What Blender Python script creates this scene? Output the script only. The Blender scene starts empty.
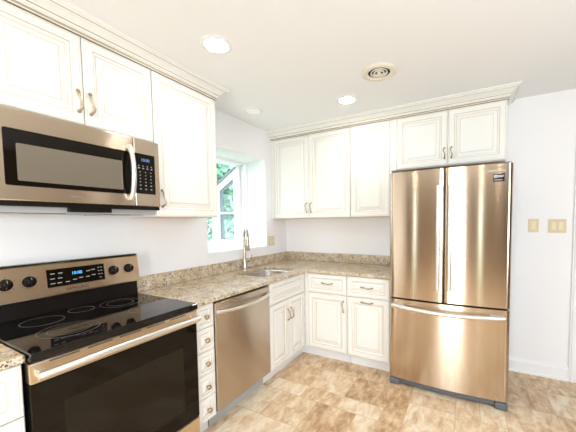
import bpy, bmesh, math, random
from mathutils import Vector, Matrix
C = bpy.context
SC = C.scene
COL = SC.collection
PI = math.pi

# ------------------------------------------------------------------ camera
def make_camera():
    yaw, pitch, roll = 0.4934, -0.0534, -0.0127
    fpx, ppx, ppy = 289.09, 24.3, 21.63
    loc = Vector((2.0843, -3.1677, 1.3921))
    fw = Vector((-math.sin(yaw)*math.cos(pitch), math.cos(yaw)*math.cos(pitch), math.sin(pitch)))
    rt = Vector((math.cos(yaw), math.sin(yaw), 0))
    up = rt.cross(fw)
    r2 = rt*math.cos(roll) + up*math.sin(roll)
    u2 = -rt*math.sin(roll) + up*math.cos(roll)
    cd = bpy.data.cameras.new('camera')
    cam = bpy.data.objects.new('camera', cd)
    COL.objects.link(cam)
    m = Matrix((r2, u2, -fw)).transposed().to_4x4()
    m.translation = loc
    cam.matrix_world = m
    cd.sensor_width = 36
    cd.lens = fpx/576*36
    cd.shift_x = -ppx/576
    cd.shift_y = ppy/576
    cd.clip_start = 0.02
    SC.camera = cam
make_camera()

# ------------------------------------------------------------------ view, world, lights
SC.view_settings.view_transform = 'Standard'
SC.view_settings.look = 'None'
SC.view_settings.gamma = 1
SC.view_settings.use_curve_mapping = False
SC.view_settings.exposure = -0.95
LAMP_STRENGTH = 165.0
LAMP_COLOR = (1.0, 0.95, 0.90)
DOOR_POWER = 160.0

wd = bpy.data.worlds.new('sky')
SC.world = wd
wd.use_nodes = True
bg = wd.node_tree.nodes['Background']
bg.inputs[0].default_value = (0.82, 0.91, 1.0, 1)
bg.inputs[1].default_value = 11.0

sd = bpy.data.lights.new('sun', 'SUN')
sd.energy = 6.0
sd.angle = 0.02
so = bpy.data.objects.new('sun', sd)
COL.objects.link(so)
so.rotation_euler = Vector((-0.75, -0.35, -0.9)).to_track_quat('-Z', 'Y').to_euler()

ad = bpy.data.lights.new('added_door_daylight', 'AREA')  # area light added at the unseen door to light the room
ad.shape = 'RECTANGLE'
ad.size = 0.80
ad.size_y = 1.95
ad.energy = DOOR_POWER
ad.color = (0.94, 0.96, 1.0)
ao = bpy.data.objects.new('added_door_daylight', ad)
COL.objects.link(ao)
ao.location = (1.91, -5.52, 1.05)
ao.rotation_euler = (PI/2, 0, 0)      # faces +y, into the room

wl = bpy.data.lights.new('side_fill_light', 'AREA')  # unseen fill light added to brighten the cabinets along the range wall
wl.shape = 'RECTANGLE'
wl.size = 1.7
wl.size_y = 1.3
wl.energy = 130.0
wl.color = (0.78, 0.89, 1.0)
wo = bpy.data.objects.new('side_fill_light', wl)
COL.objects.link(wo)
wo.location = (4.22, -2.9, 1.5)
wo.rotation_euler = (PI/2, 0, PI/2)      # faces -x, into the room

# ------------------------------------------------------------------ node helpers
def new_mat(name):
    m = bpy.data.materials.new(name)
    m.use_nodes = True
    nt = m.node_tree
    return m, nt, nt.nodes['Principled BSDF']

def pmat(name, col, rough=0.5, metal=0.0, emit=None, estr=0.0, bump=0.0, bscale=200, coat=0.0, spec=None):
    m, nt, b = new_mat(name)
    b.inputs['Base Color'].default_value = (*col, 1)
    b.inputs['Roughness'].default_value = rough
    b.inputs['Metallic'].default_value = metal
    if coat:
        b.inputs['Coat Weight'].default_value = coat
        b.inputs['Coat Roughness'].default_value = 0.03
    if spec is not None:
        b.inputs['Specular IOR Level'].default_value = spec
    if emit:
        b.inputs['Emission Color'].default_value = (*emit, 1)
        b.inputs['Emission Strength'].default_value = estr
    # slight procedural variation so that no surface is perfectly uniform
    tc = nt.nodes.new('ShaderNodeTexCoord')
    nz = nt.nodes.new('ShaderNodeTexNoise')
    nz.inputs['Scale'].default_value = bscale if bump else 6
    nt.links.new(tc.outputs['Object'], nz.inputs['Vector'])
    if bump:
        bp = nt.nodes.new('ShaderNodeBump')
        bp.inputs['Strength'].default_value = bump
        bp.inputs['Distance'].default_value = 0.002
        nt.links.new(nz.outputs['Fac'], bp.inputs['Height'])
        nt.links.new(bp.outputs['Normal'], b.inputs['Normal'])
    else:
        mr = nt.nodes.new('ShaderNodeMapRange')
        mr.inputs['To Min'].default_value = max(0.0, rough-0.02)
        mr.inputs['To Max'].default_value = min(1.0, rough+0.02)
        nt.links.new(nz.outputs['Fac'], mr.inputs['Value'])
        nt.links.new(mr.outputs['Result'], b.inputs['Roughness'])
    return m

def steel(name, col, rough=0.28, aniso=0.75):
    m, nt, b = new_mat(name)
    b.inputs['Metallic'].default_value = 1
    b.inputs['Roughness'].default_value = rough
    b.inputs['Anisotropic'].default_value = aniso
    b.inputs['Anisotropic Rotation'].default_value = 0.25
    tg = nt.nodes.new('ShaderNodeTangent')
    tg.direction_type = 'RADIAL'
    tg.axis = 'Z'
    nt.links.new(tg.outputs['Tangent'], b.inputs['Tangent'])
    tc = nt.nodes.new('ShaderNodeTexCoord')
    mp = nt.nodes.new('ShaderNodeMapping')
    mp.inputs['Scale'].default_value = (3, 3, 350)
    nz = nt.nodes.new('ShaderNodeTexNoise')
    nz.inputs['Scale'].default_value = 3
    nz.inputs['Detail'].default_value = 3
    nt.links.new(tc.outputs['Object'], mp.inputs['Vector'])
    nt.links.new(mp.outputs['Vector'], nz.inputs['Vector'])
    mx = nt.nodes.new('ShaderNodeMix')
    mx.data_type = 'RGBA'
    mx.inputs[6].default_value = (*[c*0.94 for c in col], 1)
    mx.inputs[7].default_value = (*[min(1, c*1.05) for c in col], 1)
    nt.links.new(nz.outputs['Fac'], mx.inputs[0])
    nt.links.new(mx.outputs[2], b.inputs['Base Color'])
    return m

def ramp(nt, stops):
    r = nt.nodes.new('ShaderNodeValToRGB')
    el = r.color_ramp.elements
    while len(el) < len(stops):
        el.new(0.5)
    for e, (p, c) in zip(el, stops):
        e.position = p
        e.color = (*c, 1)
    return r

def granite():
    m, nt, b = new_mat('granite')
    tc = nt.nodes.new('ShaderNodeTexCoord')
    L = nt.links.new
    n1 = nt.nodes.new('ShaderNodeTexNoise')
    n1.inputs['Scale'].default_value = 14
    n1.inputs['Detail'].default_value = 5
    n1.inputs['Roughness'].default_value = 0.65
    L(tc.outputs['Object'], n1.inputs['Vector'])
    r1 = ramp(nt, [(0.30, (0.46, 0.32, 0.18)), (0.46, (0.64, 0.48, 0.29)), (0.58, (0.72, 0.59, 0.42)), (0.72, (0.74, 0.68, 0.58))])
    L(n1.outputs['Fac'], r1.inputs[0])
    v = nt.nodes.new('ShaderNodeTexVoronoi')
    v.inputs['Scale'].default_value = 150
    L(tc.outputs['Object'], v.inputs['Vector'])
    bw = nt.nodes.new('ShaderNodeSeparateColor')
    L(v.outputs['Color'], bw.inputs[0])
    r2 = ramp(nt, [(0.0, (1, 1, 1)), (0.33, (0, 0, 0))])
    r2.color_ramp.interpolation = 'CONSTANT'
    L(bw.outputs[0], r2.inputs[0])
    n2 = nt.nodes.new('ShaderNodeTexNoise')
    n2.inputs['Scale'].default_value = 30
    L(tc.outputs['Object'], n2.inputs['Vector'])
    mth = nt.nodes.new('ShaderNodeMath')
    mth.operation = 'MULTIPLY'
    L(r2.outputs[0], mth.inputs[0])
    rr = ramp(nt, [(0.40, (0.15, 0.15, 0.15)), (0.58, (1, 1, 1))])
    L(n2.outputs['Fac'], rr.inputs[0])
    L(rr.outputs[0], mth.inputs[1])
    mx = nt.nodes.new('ShaderNodeMix')
    mx.data_type = 'RGBA'
    L(mth.outputs[0], mx.inputs[0])
    L(r1.outputs[0], mx.inputs[6])
    mx.inputs[7].default_value = (0.12, 0.10, 0.085, 1)
    r3 = ramp(nt, [(0.0, (0, 0, 0)), (0.72, (0.7, 0.7, 0.7))])
    r3.color_ramp.interpolation = 'CONSTANT'
    L(bw.outputs[1], r3.inputs[0])
    mx2 = nt.nodes.new('ShaderNodeMix')
    mx2.data_type = 'RGBA'
    L(r3.outputs[0], mx2.inputs[0])
    L(mx.outputs[2], mx2.inputs[6])
    mx2.inputs[7].default_value = (0.42, 0.41, 0.39, 1)
    L(mx2.outputs[2], b.inputs['Base Color'])
    b.inputs['Roughness'].default_value = 0.14
    return m

def floor_mat():
    m, nt, b = new_mat('stone_look_vinyl')
    L = nt.links.new
    tc = nt.nodes.new('ShaderNodeTexCoord')
    at = nt.nodes.new('ShaderNodeAttribute')
    at.attribute_name = 'tone'
    sp = nt.nodes.new('ShaderNodeSeparateColor')
    L(at.outputs['Color'], sp.inputs[0])
    cb = nt.nodes.new('ShaderNodeVectorMath')
    cb.operation = 'MULTIPLY_ADD'
    cb.inputs[1].default_value = (9, 9, 9)
    L(at.outputs['Color'], cb.inputs[0])
    L(tc.outputs['Object'], cb.inputs[2])
    mp = nt.nodes.new('ShaderNodeMapping')
    mp.inputs['Rotation'].default_value = (0, 0, 0.6)
    mp.inputs['Scale'].default_value = (2.2, 1.0, 1)
    L(cb.outputs[0], mp.inputs['Vector'])
    n1 = nt.nodes.new('ShaderNodeTexNoise')
    n1.inputs['Scale'].default_value = 7.5
    n1.inputs['Detail'].default_value = 8
    n1.inputs['Roughness'].default_value = 0.68
    n1.inputs['Distortion'].default_value = 0.45
    L(mp.outputs['Vector'], n1.inputs['Vector'])
    ad_ = nt.nodes.new('ShaderNodeMath')
    ad_.operation = 'MULTIPLY_ADD'
    L(sp.outputs[0], ad_.inputs[0])
    ad_.inputs[1].default_value = 0.30
    am = nt.nodes.new('ShaderNodeMath')
    am.operation = 'MULTIPLY_ADD'
    L(n1.outputs['Fac'], am.inputs[0])
    am.inputs[1].default_value = 1.2
    am.inputs[2].default_value = -0.08
    L(am.outputs[0], ad_.inputs[2])
    r1 = ramp(nt, [(0.36, (0.36, 0.205, 0.11)), (0.50, (0.54, 0.345, 0.19)), (0.62, (0.68, 0.48, 0.29)), (0.74, (0.78, 0.61, 0.42)), (0.88, (0.86, 0.75, 0.59))])
    L(ad_.outputs[0], r1.inputs[0])
    L(r1.outputs[0], b.inputs['Base Color'])
    b.inputs['Roughness'].default_value = 0.38
    bp = nt.nodes.new('ShaderNodeBump')
    bp.inputs['Strength'].default_value = 0.08
    bp.inputs['Distance'].default_value = 0.003
    L(n1.outputs['Fac'], bp.inputs['Height'])
    L(bp.outputs['Normal'], b.inputs['Normal'])
    return m

def clear_glass(name, tint=(0.96, 0.99, 0.98)):
    m, nt, b = new_mat(name)
    L = nt.links.new
    tr = nt.nodes.new('ShaderNodeBsdfTransparent')
    tr.inputs[0].default_value = (*tint, 1)
    gl = nt.nodes.new('ShaderNodeBsdfGlossy')
    gl.inputs['Roughness'].default_value = 0.02
    mx = nt.nodes.new('ShaderNodeMixShader')
    mx.inputs[0].default_value = 0.05
    L(tr.outputs[0], mx.inputs[1])
    L(gl.outputs[0], mx.inputs[2])
    nt.nodes.remove(b)
    L(mx.outputs[0], nt.nodes['Material Output'].inputs[0])
    return m

def leaf_mat(name, c1, c2):
    m, nt, b = new_mat(name)
    tc = nt.nodes.new('ShaderNodeTexCoord')
    nz = nt.nodes.new('ShaderNodeTexNoise')
    nz.inputs['Scale'].default_value = 2.5
    nt.links.new(tc.outputs['Object'], nz.inputs['Vector'])
    r = ramp(nt, [(0.35, c1), (0.65, c2)])
    nt.links.new(nz.outputs['Fac'], r.inputs[0])
    nt.links.new(r.outputs[0], b.inputs['Base Color'])
    b.inputs['Roughness'].default_value = 0.6
    return m

M = dict(
    paint=pmat('antique_white_paint', (0.81, 0.795, 0.75), 0.38),
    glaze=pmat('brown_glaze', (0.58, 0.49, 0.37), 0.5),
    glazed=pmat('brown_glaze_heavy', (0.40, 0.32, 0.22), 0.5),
    wall=pmat('wall_paint', (0.86, 0.85, 0.85), 0.75, bump=0.06, bscale=260),
    ceil=pmat('ceiling_paint', (0.88, 0.88, 0.88), 0.9, bump=0.06, bscale=260),
    trim=pmat('white_trim_paint', (0.86, 0.86, 0.86), 0.35),
    kick=pmat('toe_kick_paint', (0.80, 0.80, 0.80), 0.5),
    wood=pmat('maple_underside', (0.74, 0.43, 0.16), 0.5),
    granite=granite(),
    floor=floor_mat(),
    grout=pmat('vinyl_seam', (0.56, 0.43, 0.29), 0.5),
    steel=steel('brushed_steel', (0.68, 0.575, 0.455), 0.26, 1.0),
    steelf=steel('brushed_steel_fridge', (0.60, 0.495, 0.385), 0.16, 1.0),
    steelr=steel('brushed_steel_range', (0.80, 0.635, 0.45), 0.28, 1.0),
    steeld=steel('brushed_steel_dishwasher', (0.56, 0.485, 0.405), 0.24, 1.0),
    bright=pmat('polished_steel', (0.88, 0.86, 0.83), 0.30, 1.0),
    nickel=pmat('brushed_nickel', (0.52, 0.45, 0.37), 0.27, 1.0),
    bronze=pmat('antique_nickel', (0.46, 0.36, 0.25), 0.36, 1.0),
    sink=pmat('satin_steel', (0.62, 0.58, 0.53), 0.30, 1.0),
    blackgl=pmat('black_glass', (0.007, 0.005, 0.003), 0.04, spec=0.2),
    cooktop=pmat('ceramic_glass', (0.008, 0.007, 0.007), 0.03, spec=0.4),
    black=pmat('black_enamel', (0.012, 0.009, 0.007), 0.22, spec=0.12),
    window_glass=pmat('oven_window_glass', (0.014, 0.010, 0.006), 0.05, spec=0.22),
    screen=pmat('perforated_screen', (0.17, 0.145, 0.11), 0.16, coat=0.3),
    dark=pmat('dark_grey_plastic', (0.10, 0.11, 0.125), 0.42),
    grey=pmat('grey_painted_steel', (0.42, 0.42, 0.42), 0.4),
    mount=pmat('light_grey_plastic', (0.50, 0.52, 0.55), 0.4),
    ring=pmat('burner_marking', (0.16, 0.14, 0.12), 0.3),
    white=pmat('white_plastic', (0.85, 0.85, 0.84), 0.35),
    keys=pmat('key_legend', (0.34, 0.33, 0.31), 0.5),
    ivory=pmat('almond_plastic', (0.68, 0.57, 0.36), 0.35),
    ivory2=pmat('almond_device', (0.78, 0.68, 0.47), 0.3),
    slot=pmat('outlet_slots', (0.06, 0.05, 0.04), 0.6),
    led=pmat('blue_display', (0.05, 0.2, 0.4), 0.3, emit=(0.10, 0.50, 1.0), estr=3.0),
    lcd=pmat('microwave_display', (0.05, 0.1, 0.2), 0.3, emit=(0.25, 0.48, 1.0), estr=1.2),
    lettering=pmat('dark_lettering', (0.06, 0.05, 0.045), 0.4),
    lettering2=pmat('grey_lettering', (0.30, 0.27, 0.24), 0.4),
    palelet=pmat('pale_lettering', (0.80, 0.72, 0.60), 0.35),
    stick=pmat('sticker_black', (0.012, 0.010, 0.012), 0.5, spec=0.15),
    glass=clear_glass('window_glass'),
    vent=pmat('vent_enamel', (0.80, 0.75, 0.63), 0.35),
    lamp=pmat('lamp_lens', (0.9, 0.9, 0.9), 0.4, emit=LAMP_COLOR, estr=LAMP_STRENGTH),
    lampadded=pmat('added_lamp_lens_warm', (0.9, 0.9, 0.9), 0.4, emit=(1.0, 0.84, 0.66), estr=LAMP_STRENGTH),  # warm lens of the added unseen lamps
    lampdim=pmat('lamp_lens_dim', (0.8, 0.8, 0.8), 0.4, emit=LAMP_COLOR, estr=0.35),
    leafa=leaf_mat('leaves_mid', (0.17, 0.33, 0.25), (0.25, 0.43, 0.34)),
    leafb=leaf_mat('leaves_pale', (0.22, 0.38, 0.30), (0.32, 0.50, 0.41)),
    bark=pmat('bark', (0.16, 0.12, 0.09), 0.9, bump=0.6, bscale=30),
    lawn=leaf_mat('lawn', (0.12, 0.28, 0.10), (0.20, 0.36, 0.14)),
    gasket=pmat('window_gasket', (0.20, 0.23, 0.25), 0.5),
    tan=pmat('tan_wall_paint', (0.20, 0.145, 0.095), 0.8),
)

# ------------------------------------------------------------------ mesh builder
class MB:
    def __init__(s):
        s.v, s.f, s.m, s.s = [], [], [], []
    def add(s, vs, fs, mat=0, smooth=False):
        o = len(s.v)
        s.v += [tuple(p) for p in vs]
        for f in fs:
            s.f.append([i+o for i in f])
            s.m.append(mat)
            s.s.append(smooth)
    def box(s, lo, hi, bev=0.0, mat=0, seg=2):
        lo = [min(a, b) for a, b in zip(lo, hi)] if False else list(lo)
        hi = list(hi)
        for i in range(3):
            if lo[i] > hi[i]:
                lo[i], hi[i] = hi[i], lo[i]
        bm = bmesh.new()
        bmesh.ops.create_cube(bm, size=1)
        for v in bm.verts:
            v.co = Vector([lo[i]+(v.co[i]+0.5)*(hi[i]-lo[i]) for i in range(3)])
        if bev > 0:
            bev = min(bev, 0.45*min(hi[i]-lo[i] for i in range(3)))
            bmesh.ops.bevel(bm, geom=bm.edges[:], offset=bev, segments=seg, profile=0.5, affect='EDGES')
        bm.verts.index_update()
        s.add([v.co for v in bm.verts], [[v.index for v in f.verts] for f in bm.faces], mat, False)
        bm.free()
        return s
    def prism(s, poly, a0, a1, axis='z', mat=0, smooth=True, captop=True, capbot=True):
        def P(p, a):
            if axis == 'z': return (p[0], p[1], a)
            if axis == 'x': return (a, p[0], p[1])
            return (p[0], a, p[1])
        n = len(poly)
        vs = [P(p, a0) for p in poly] + [P(p, a1) for p in poly]
        fs = [[i, (i+1) % n, n+(i+1) % n, n+i] for i in range(n)]
        s.add(vs, fs, mat, smooth)
        if capbot: s.add([P(p, a0) for p in poly], [list(range(n))[::-1]], mat, False)
        if captop: s.add([P(p, a1) for p in poly], [list(range(n))], mat, False)
        return s
    def tube(s, pts, rad, n=10, mat=0, sx=1.0, cap=True):
        pts = [Vector(p) for p in pts]
        k = len(pts)
        if not hasattr(rad, '__len__'): rad = [rad]*k
        T = []
        for i in range(k):
            T.append((pts[min(i+1, k-1)]-pts[max(i-1, 0)]).normalized())
        ref = Vector((0, 0, 1)) if abs(T[0].z) < 0.9 else Vector((1, 0, 0))
        u = T[0].cross(ref).normalized()
        vs = []
        for i in range(k):
            u = (u - T[i]*u.dot(T[i])).normalized()
            w = T[i].cross(u)
            for j in range(n):
                a = 2*PI*j/n
                vs.append(pts[i] + u*(math.cos(a)*rad[i]*sx) + w*(math.sin(a)*rad[i]))
        fs = []
        for i in range(k-1):
            for j in range(n):
                fs.append([i*n+j, i*n+(j+1) % n, (i+1)*n+(j+1) % n, (i+1)*n+j])
        s.add(vs, fs, mat, True)
        if cap:
            s.add(vs[:n], [list(range(n))[::-1]], mat, False)
            s.add(vs[-n:], [list(range(n))], mat, False)
        return s
    def lathe(s, prof, origin=(0, 0, 0), axis='z', n=24, mat=0, smooth=True, sq=1.0, cap=True):
        o = Vector(origin)
        vs, fs = [], []
        for r, h in prof:
            for j in range(n):
                a = 2*PI*j/n
                x, y = r*math.cos(a), r*math.sin(a)*sq
                p = {'z': (x, y, h), 'y': (x, -h, y), 'x': (h, x, y)}[axis]
                vs.append(o+Vector(p))
        k = len(prof)
        for i in range(k-1):
            for j in range(n):
                fs.append([i*n+j, i*n+(j+1) % n, (i+1)*n+(j+1) % n, (i+1)*n+j])
        s.add(vs, fs, mat, smooth)
        if cap and prof[0][0] > 1e-6: s.add(vs[:n], [list(range(n))[::-1]], mat, False)
        if cap and prof[-1][0] > 1e-6: s.add(vs[-n:], [list(range(n))], mat, False)
        return s
    def build(s, name, mats, parent=None, loc=None, rot=None):
        me = bpy.data.meshes.new(name)
        me.from_pydata(s.v, [], s.f)
        if not isinstance(mats, (list, tuple)): mats = [mats]
        for m in mats: me.materials.append(m)
        for p, mi, sm in zip(me.polygons, s.m, s.s):
            p.material_index = mi
            p.use_smooth = sm
        bm = bmesh.new()
        bm.from_mesh(me)
        bmesh.ops.recalc_face_normals(bm, faces=bm.faces[:])
        bm.to_mesh(me)
        bm.free()
        ob = bpy.data.objects.new(name, me)
        COL.objects.link(ob)
        if parent: ob.parent = parent
        if loc: ob.location = loc
        if rot: ob.rotation_euler = rot
        return ob

def tag(o, label, cat, group=None, kind=None):
    o['label'] = label
    o['category'] = cat
    if group: o['group'] = group
    if kind: o['kind'] = kind
    return o

def empty(name, loc, rz, label, cat, group=None):
    o = bpy.data.objects.new(name, None)
    COL.objects.link(o)
    o.empty_display_size = 0.1
    o.location = loc
    o.rotation_euler = (0, 0, rz)
    return tag(o, label, cat, group)

def left_root(name, y, z, label, cat, group=None):      # local x runs along +y, front faces +x
    return empty(name, (0, y, z), PI/2, label, cat, group)

def back_root(name, x, z, label, cat, group=None):      # local x runs along +x, front faces -y
    return empty(name, (x, 0, z), 0, label, cat, group)

def text_part(s, size, mat, parent, loc, rot=(PI/2, 0, 0), depth=0.0004, spacing=1.0):
    name = 'clock_digits' if s[0] == '1' else 'lettering'
    cu = bpy.data.curves.new(name, 'FONT')
    cu.body = s
    cu.size = size
    cu.extrude = depth
    cu.align_x = 'CENTER'
    cu.align_y = 'CENTER'
    cu.space_character = spacing
    ob = bpy.data.objects.new(name, cu)
    COL.objects.link(ob)
    dg = C.evaluated_depsgraph_get()
    me = bpy.data.meshes.new_from_object(ob.evaluated_get(dg))
    me.materials.clear()
    me.materials.append(mat)
    bpy.data.objects.remove(ob)
    bpy.data.curves.remove(cu)
    o = bpy.data.objects.new(name, me)
    COL.objects.link(o)
    o.parent = parent
    o.location = loc
    o.rotation_euler = rot
    return o

# ------------------------------------------------------------------ setting
H = 2.457
FX, FY = 4.3, -5.6
def struct(name, mb, mats, label, cat, parent=None):
    o = mb.build(name, mats, parent)
    return tag(o, label, cat, kind='structure')

# floor : a mixed-size stone-look pattern on a 15.5 cm module
def make_floor():
    rnd = random.Random(11)
    g = 0.158
    nx, ny = int(FX/g)+2, int(-FY/g)+2
    occ = [[False]*ny for _ in range(nx)]
    mb = MB()
    tones = []
    for j in range(ny):
        for i in range(nx):
            if occ[i][j]: continue
            opts = [(2, 2)]*5+[(3, 2)]*2+[(2, 3)]*2+[(2, 1)]*2+[(1, 2)]+[(1, 1)]
            rnd.shuffle(opts)
            for w, h in opts+[(1, 1)]:
                if i+w > nx or j+h > ny: continue
                if all(not occ[a][b] for a in range(i, i+w) for b in range(j, j+h)): break
            for a in range(i, i+w):
                for b in range(j, j+h): occ[a][b] = True
            x0, x1 = i*g-0.03, (i+w)*g-0.03
            y0, y1 = -(j+h)*g+0.02, -j*g+0.02
            x0, x1 = max(0, x0), min(FX, x1)
            y0, y1 = max(FY, y0), min(0, y1)
            if x1-x0 < 0.012 or y1-y0 < 0.012: continue
            e = 0.0022
            t = (rnd.random(), rnd.random(), rnd.random())
            vo = [(x0, y0, 0), (x1, y0, 0), (x1, y1, 0), (x0, y1, 0)]
            vi = [(x0+e, y0+e, 0), (x1-e, y0+e, 0), (x1-e, y1-e, 0), (x0+e, y1-e, 0)]
            mb.add(vo+vi, [[4, 5, 6, 7]], 0)
            tones.append(t)
            mb.add(vo+vi, [[k, (k+1) % 4, 4+(k+1) % 4, 4+k] for k in range(4)], 1)
            tones += [t]*4
    mb.add([(0, 0, -0.05), (FX, 0, -0.05), (FX, FY, -0.05), (0, FY, -0.05)], [[0, 1, 2, 3]], 1)
    tones.append((.5, .5, .5))
    me = bpy.data.meshes.new('floor')
    me.from_pydata(mb.v, [], mb.f)
    me.materials.append(M['floor'])
    me.materials.append(M['grout'])
    for p, mi in zip(me.polygons, mb.m): p.material_index = mi
    at = me.color_attributes.new('tone', 'FLOAT_COLOR', 'CORNER')
    for p, t in zip(me.polygons, tones):
        for li in p.loop_indices: at.data[li].color = (*t, 1)
    o = bpy.data.objects.new('floor', me)
    COL.objects.link(o)
    tag(o, 'stone-look vinyl floor in mixed tan, gold and brown tiles', 'floor', kind='structure')
make_floor()

WY0, WY1, WZ0, WZ1 = -1.30, -0.43, 1.10, 2.115        # garden window opening
mb = MB()
T = 0.30
mb.box((-T, FY, 0), (0, WY0, H)).box((-T, WY1, 0), (0, 0, H)).box((-T, WY0, 0), (0, WY1, WZ0)).box((-T, WY0, WZ1), (0, WY1, H))
struct('wall_left', mb, M['wall'], 'white painted wall with the sink window opening', 'wall')
struct('wall_back', MB().box((-T, 0, 0), (FX+0.1, 0.12, H)), M['wall'], 'white painted wall behind the refrigerator', 'wall')
struct('wall_right', MB().box((FX, FY, 0), (FX+0.1, 0, H)), M['tan'], 'tan painted wall beyond the kitchen', 'wall')
DX0, DX1, DZ = 1.43, 2.39, 2.06
SIDE = ((0.29, 0.43), (2.87, 3.01))
mb = MB()
edges_x = [-T, SIDE[0][0], SIDE[0][1], DX0, DX1, SIDE[1][0], SIDE[1][1], FX+0.1]
for k in (0, 2, 4, 6):
    mb.box((edges_x[k], FY-0.12, 0), (edges_x[k+1], FY, H))
mb.box((DX0, FY-0.12, DZ), (DX1, FY, H))
for a, b in SIDE:
    mb.box((a, FY-0.12, 0), (b, FY, 0.1)).box((a, FY-0.12, DZ), (b, FY, H))
struct('wall_front', mb, M['tan'], 'tan painted wall with the added glazed garden door', 'wall')
struct('ceiling', MB().box((-T, FY-0.12, H), (FX+0.1, 0.12, H+0.08)), M['ceil'], 'flat white ceiling with recessed lights', 'ceiling')

# unseen glazed door, added for room light and the bright stripe on the refrigerator
mb = MB()
for a, b in ((DX0, DX0+0.08), (DX1-0.08, DX1)):
    mb.box((a, FY-0.08, 0), (b, FY-0.02, DZ))
mb.box((DX0, FY-0.08, DZ-0.08), (DX1, FY-0.02, DZ)).box((DX0, FY-0.08, 0), (DX1, FY-0.02, 0.12))
d2 = struct('added_door', mb, M['trim'], 'added unseen white glazed garden door opposite the refrigerator', 'door')
MB().box((DX0+0.05, FY-0.055, 0.1), (DX1-0.05, FY-0.05, DZ-0.05)).build('glass', M['glass'], d2)

# unseen narrow windows added so the refrigerator reflects gold streaks
for k, (a, b) in enumerate(SIDE):
    fr_ = MB().box((a, FY-0.09, 0.1), (a+0.012, FY-0.05, DZ)).box((b-0.012, FY-0.09, 0.1), (b, FY-0.05, DZ)).box((a+0.012, FY-0.09, 0.1), (b-0.012, FY-0.05, 0.115)).box((a+0.012, FY-0.09, DZ-0.015), (b-0.012, FY-0.05, DZ))
    wk = struct('window_%d' % (3+k), fr_, M['trim'], 'added unseen tall narrow window beside the glazed garden door, ' + ('on the range side' if k == 0 else 'on the side away from the range'), 'window')
    MB().box((a+0.012, FY-0.073, 0.115), (b-0.012, FY-0.069, DZ-0.015)).build('pane', M['glass'], wk)

# unseen window frame added behind the side fill light, wall is closed here
mb = MB()
mb.box((FX-0.03, -3.85, 0.75), (FX, -3.75, 2.25)).box((FX-0.03, -2.05, 0.75), (FX, -1.95, 2.25))
mb.box((FX-0.03, -3.75, 2.15), (FX, -2.05, 2.25)).box((FX-0.04, -3.75, 0.75), (FX, -2.05, 0.85)).box((FX-0.025, -2.93, 0.85), (FX, -2.87, 2.15))
w2 = struct('window_2', mb, M['trim'], 'added unseen white window frame behind the side fill light', 'window')
MB().box((FX-0.012, -3.75, 0.85), (FX-0.008, -2.05, 2.15)).build('pane', M['glass'], w2)

# door with casing at the end of the refrigerator wall
CX = 2.862
mb = MB()
def casing(mb, x0, x1, z0, z1):
    mb.box((x0, -0.018, z0), (x1, 0, z1), 0.004)
casing(mb, CX, CX+0.09, 0, 2.12)
casing(mb, CX+0.93, CX+1.02, 0, 2.12)
casing(mb, CX+0.09, CX+0.93, 2.03, 2.12)
mb.box((CX+0.012, -0.026, 0), (CX+0.03, -0.018, 2.10), 0.003)
mb.box((CX+0.075, -0.024, 0), (CX+0.09, -0.018, 2.05), 0.002)
d1 = struct('door_1', mb, M['trim'], 'white door casing beside the light switches', 'door')
mb = MB().box((CX+0.092, -0.012, 0.008), (CX+0.928, 0, 2.028), 0.002)
for z0, z1 in ((0.2, 0.9), (1.05, 1.9)):
    for a in (0.19, 0.56):
        mb.box((CX+a, -0.016, z0), (CX+a+0.27, -0.012, z1), 0.004)
mb.build('door_slab', M['trim'], d1)

# baseboard between refrigerator and casing
bb = [(0, 0), (-0.022, 0), (-0.022, 0.014), (-0.014, 0.022), (-0.014, 0.098), (-0.010, 0.108), (-0.006, 0.116), (-0.004, 0.128), (0, 0.128)]
mb = MB()
mb.prism([(y, z) for y, z in bb], 2.30, CX, 'x', smooth=False)
struct('baseboard_back', mb, M['trim'], 'white baseboard along the wall beside the refrigerator', 'baseboard')

# garden window
XF = -0.79
def zroof(x): return 2.10 + (x+0.36)*0.60
mb = MB()
fr = 0.035
# inner mounting frame against the wall opening
for y0, y1 in ((WY0, WY0+0.012), (WY1-0.012, WY1)):
    mb.box((-0.36, y0, WZ0+0.02), (-0.27, y1, WZ1-0.012))
mb.box((-0.36, WY0+0.012, WZ1-0.03), (-0.30, WY1-0.012, WZ1))
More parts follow.
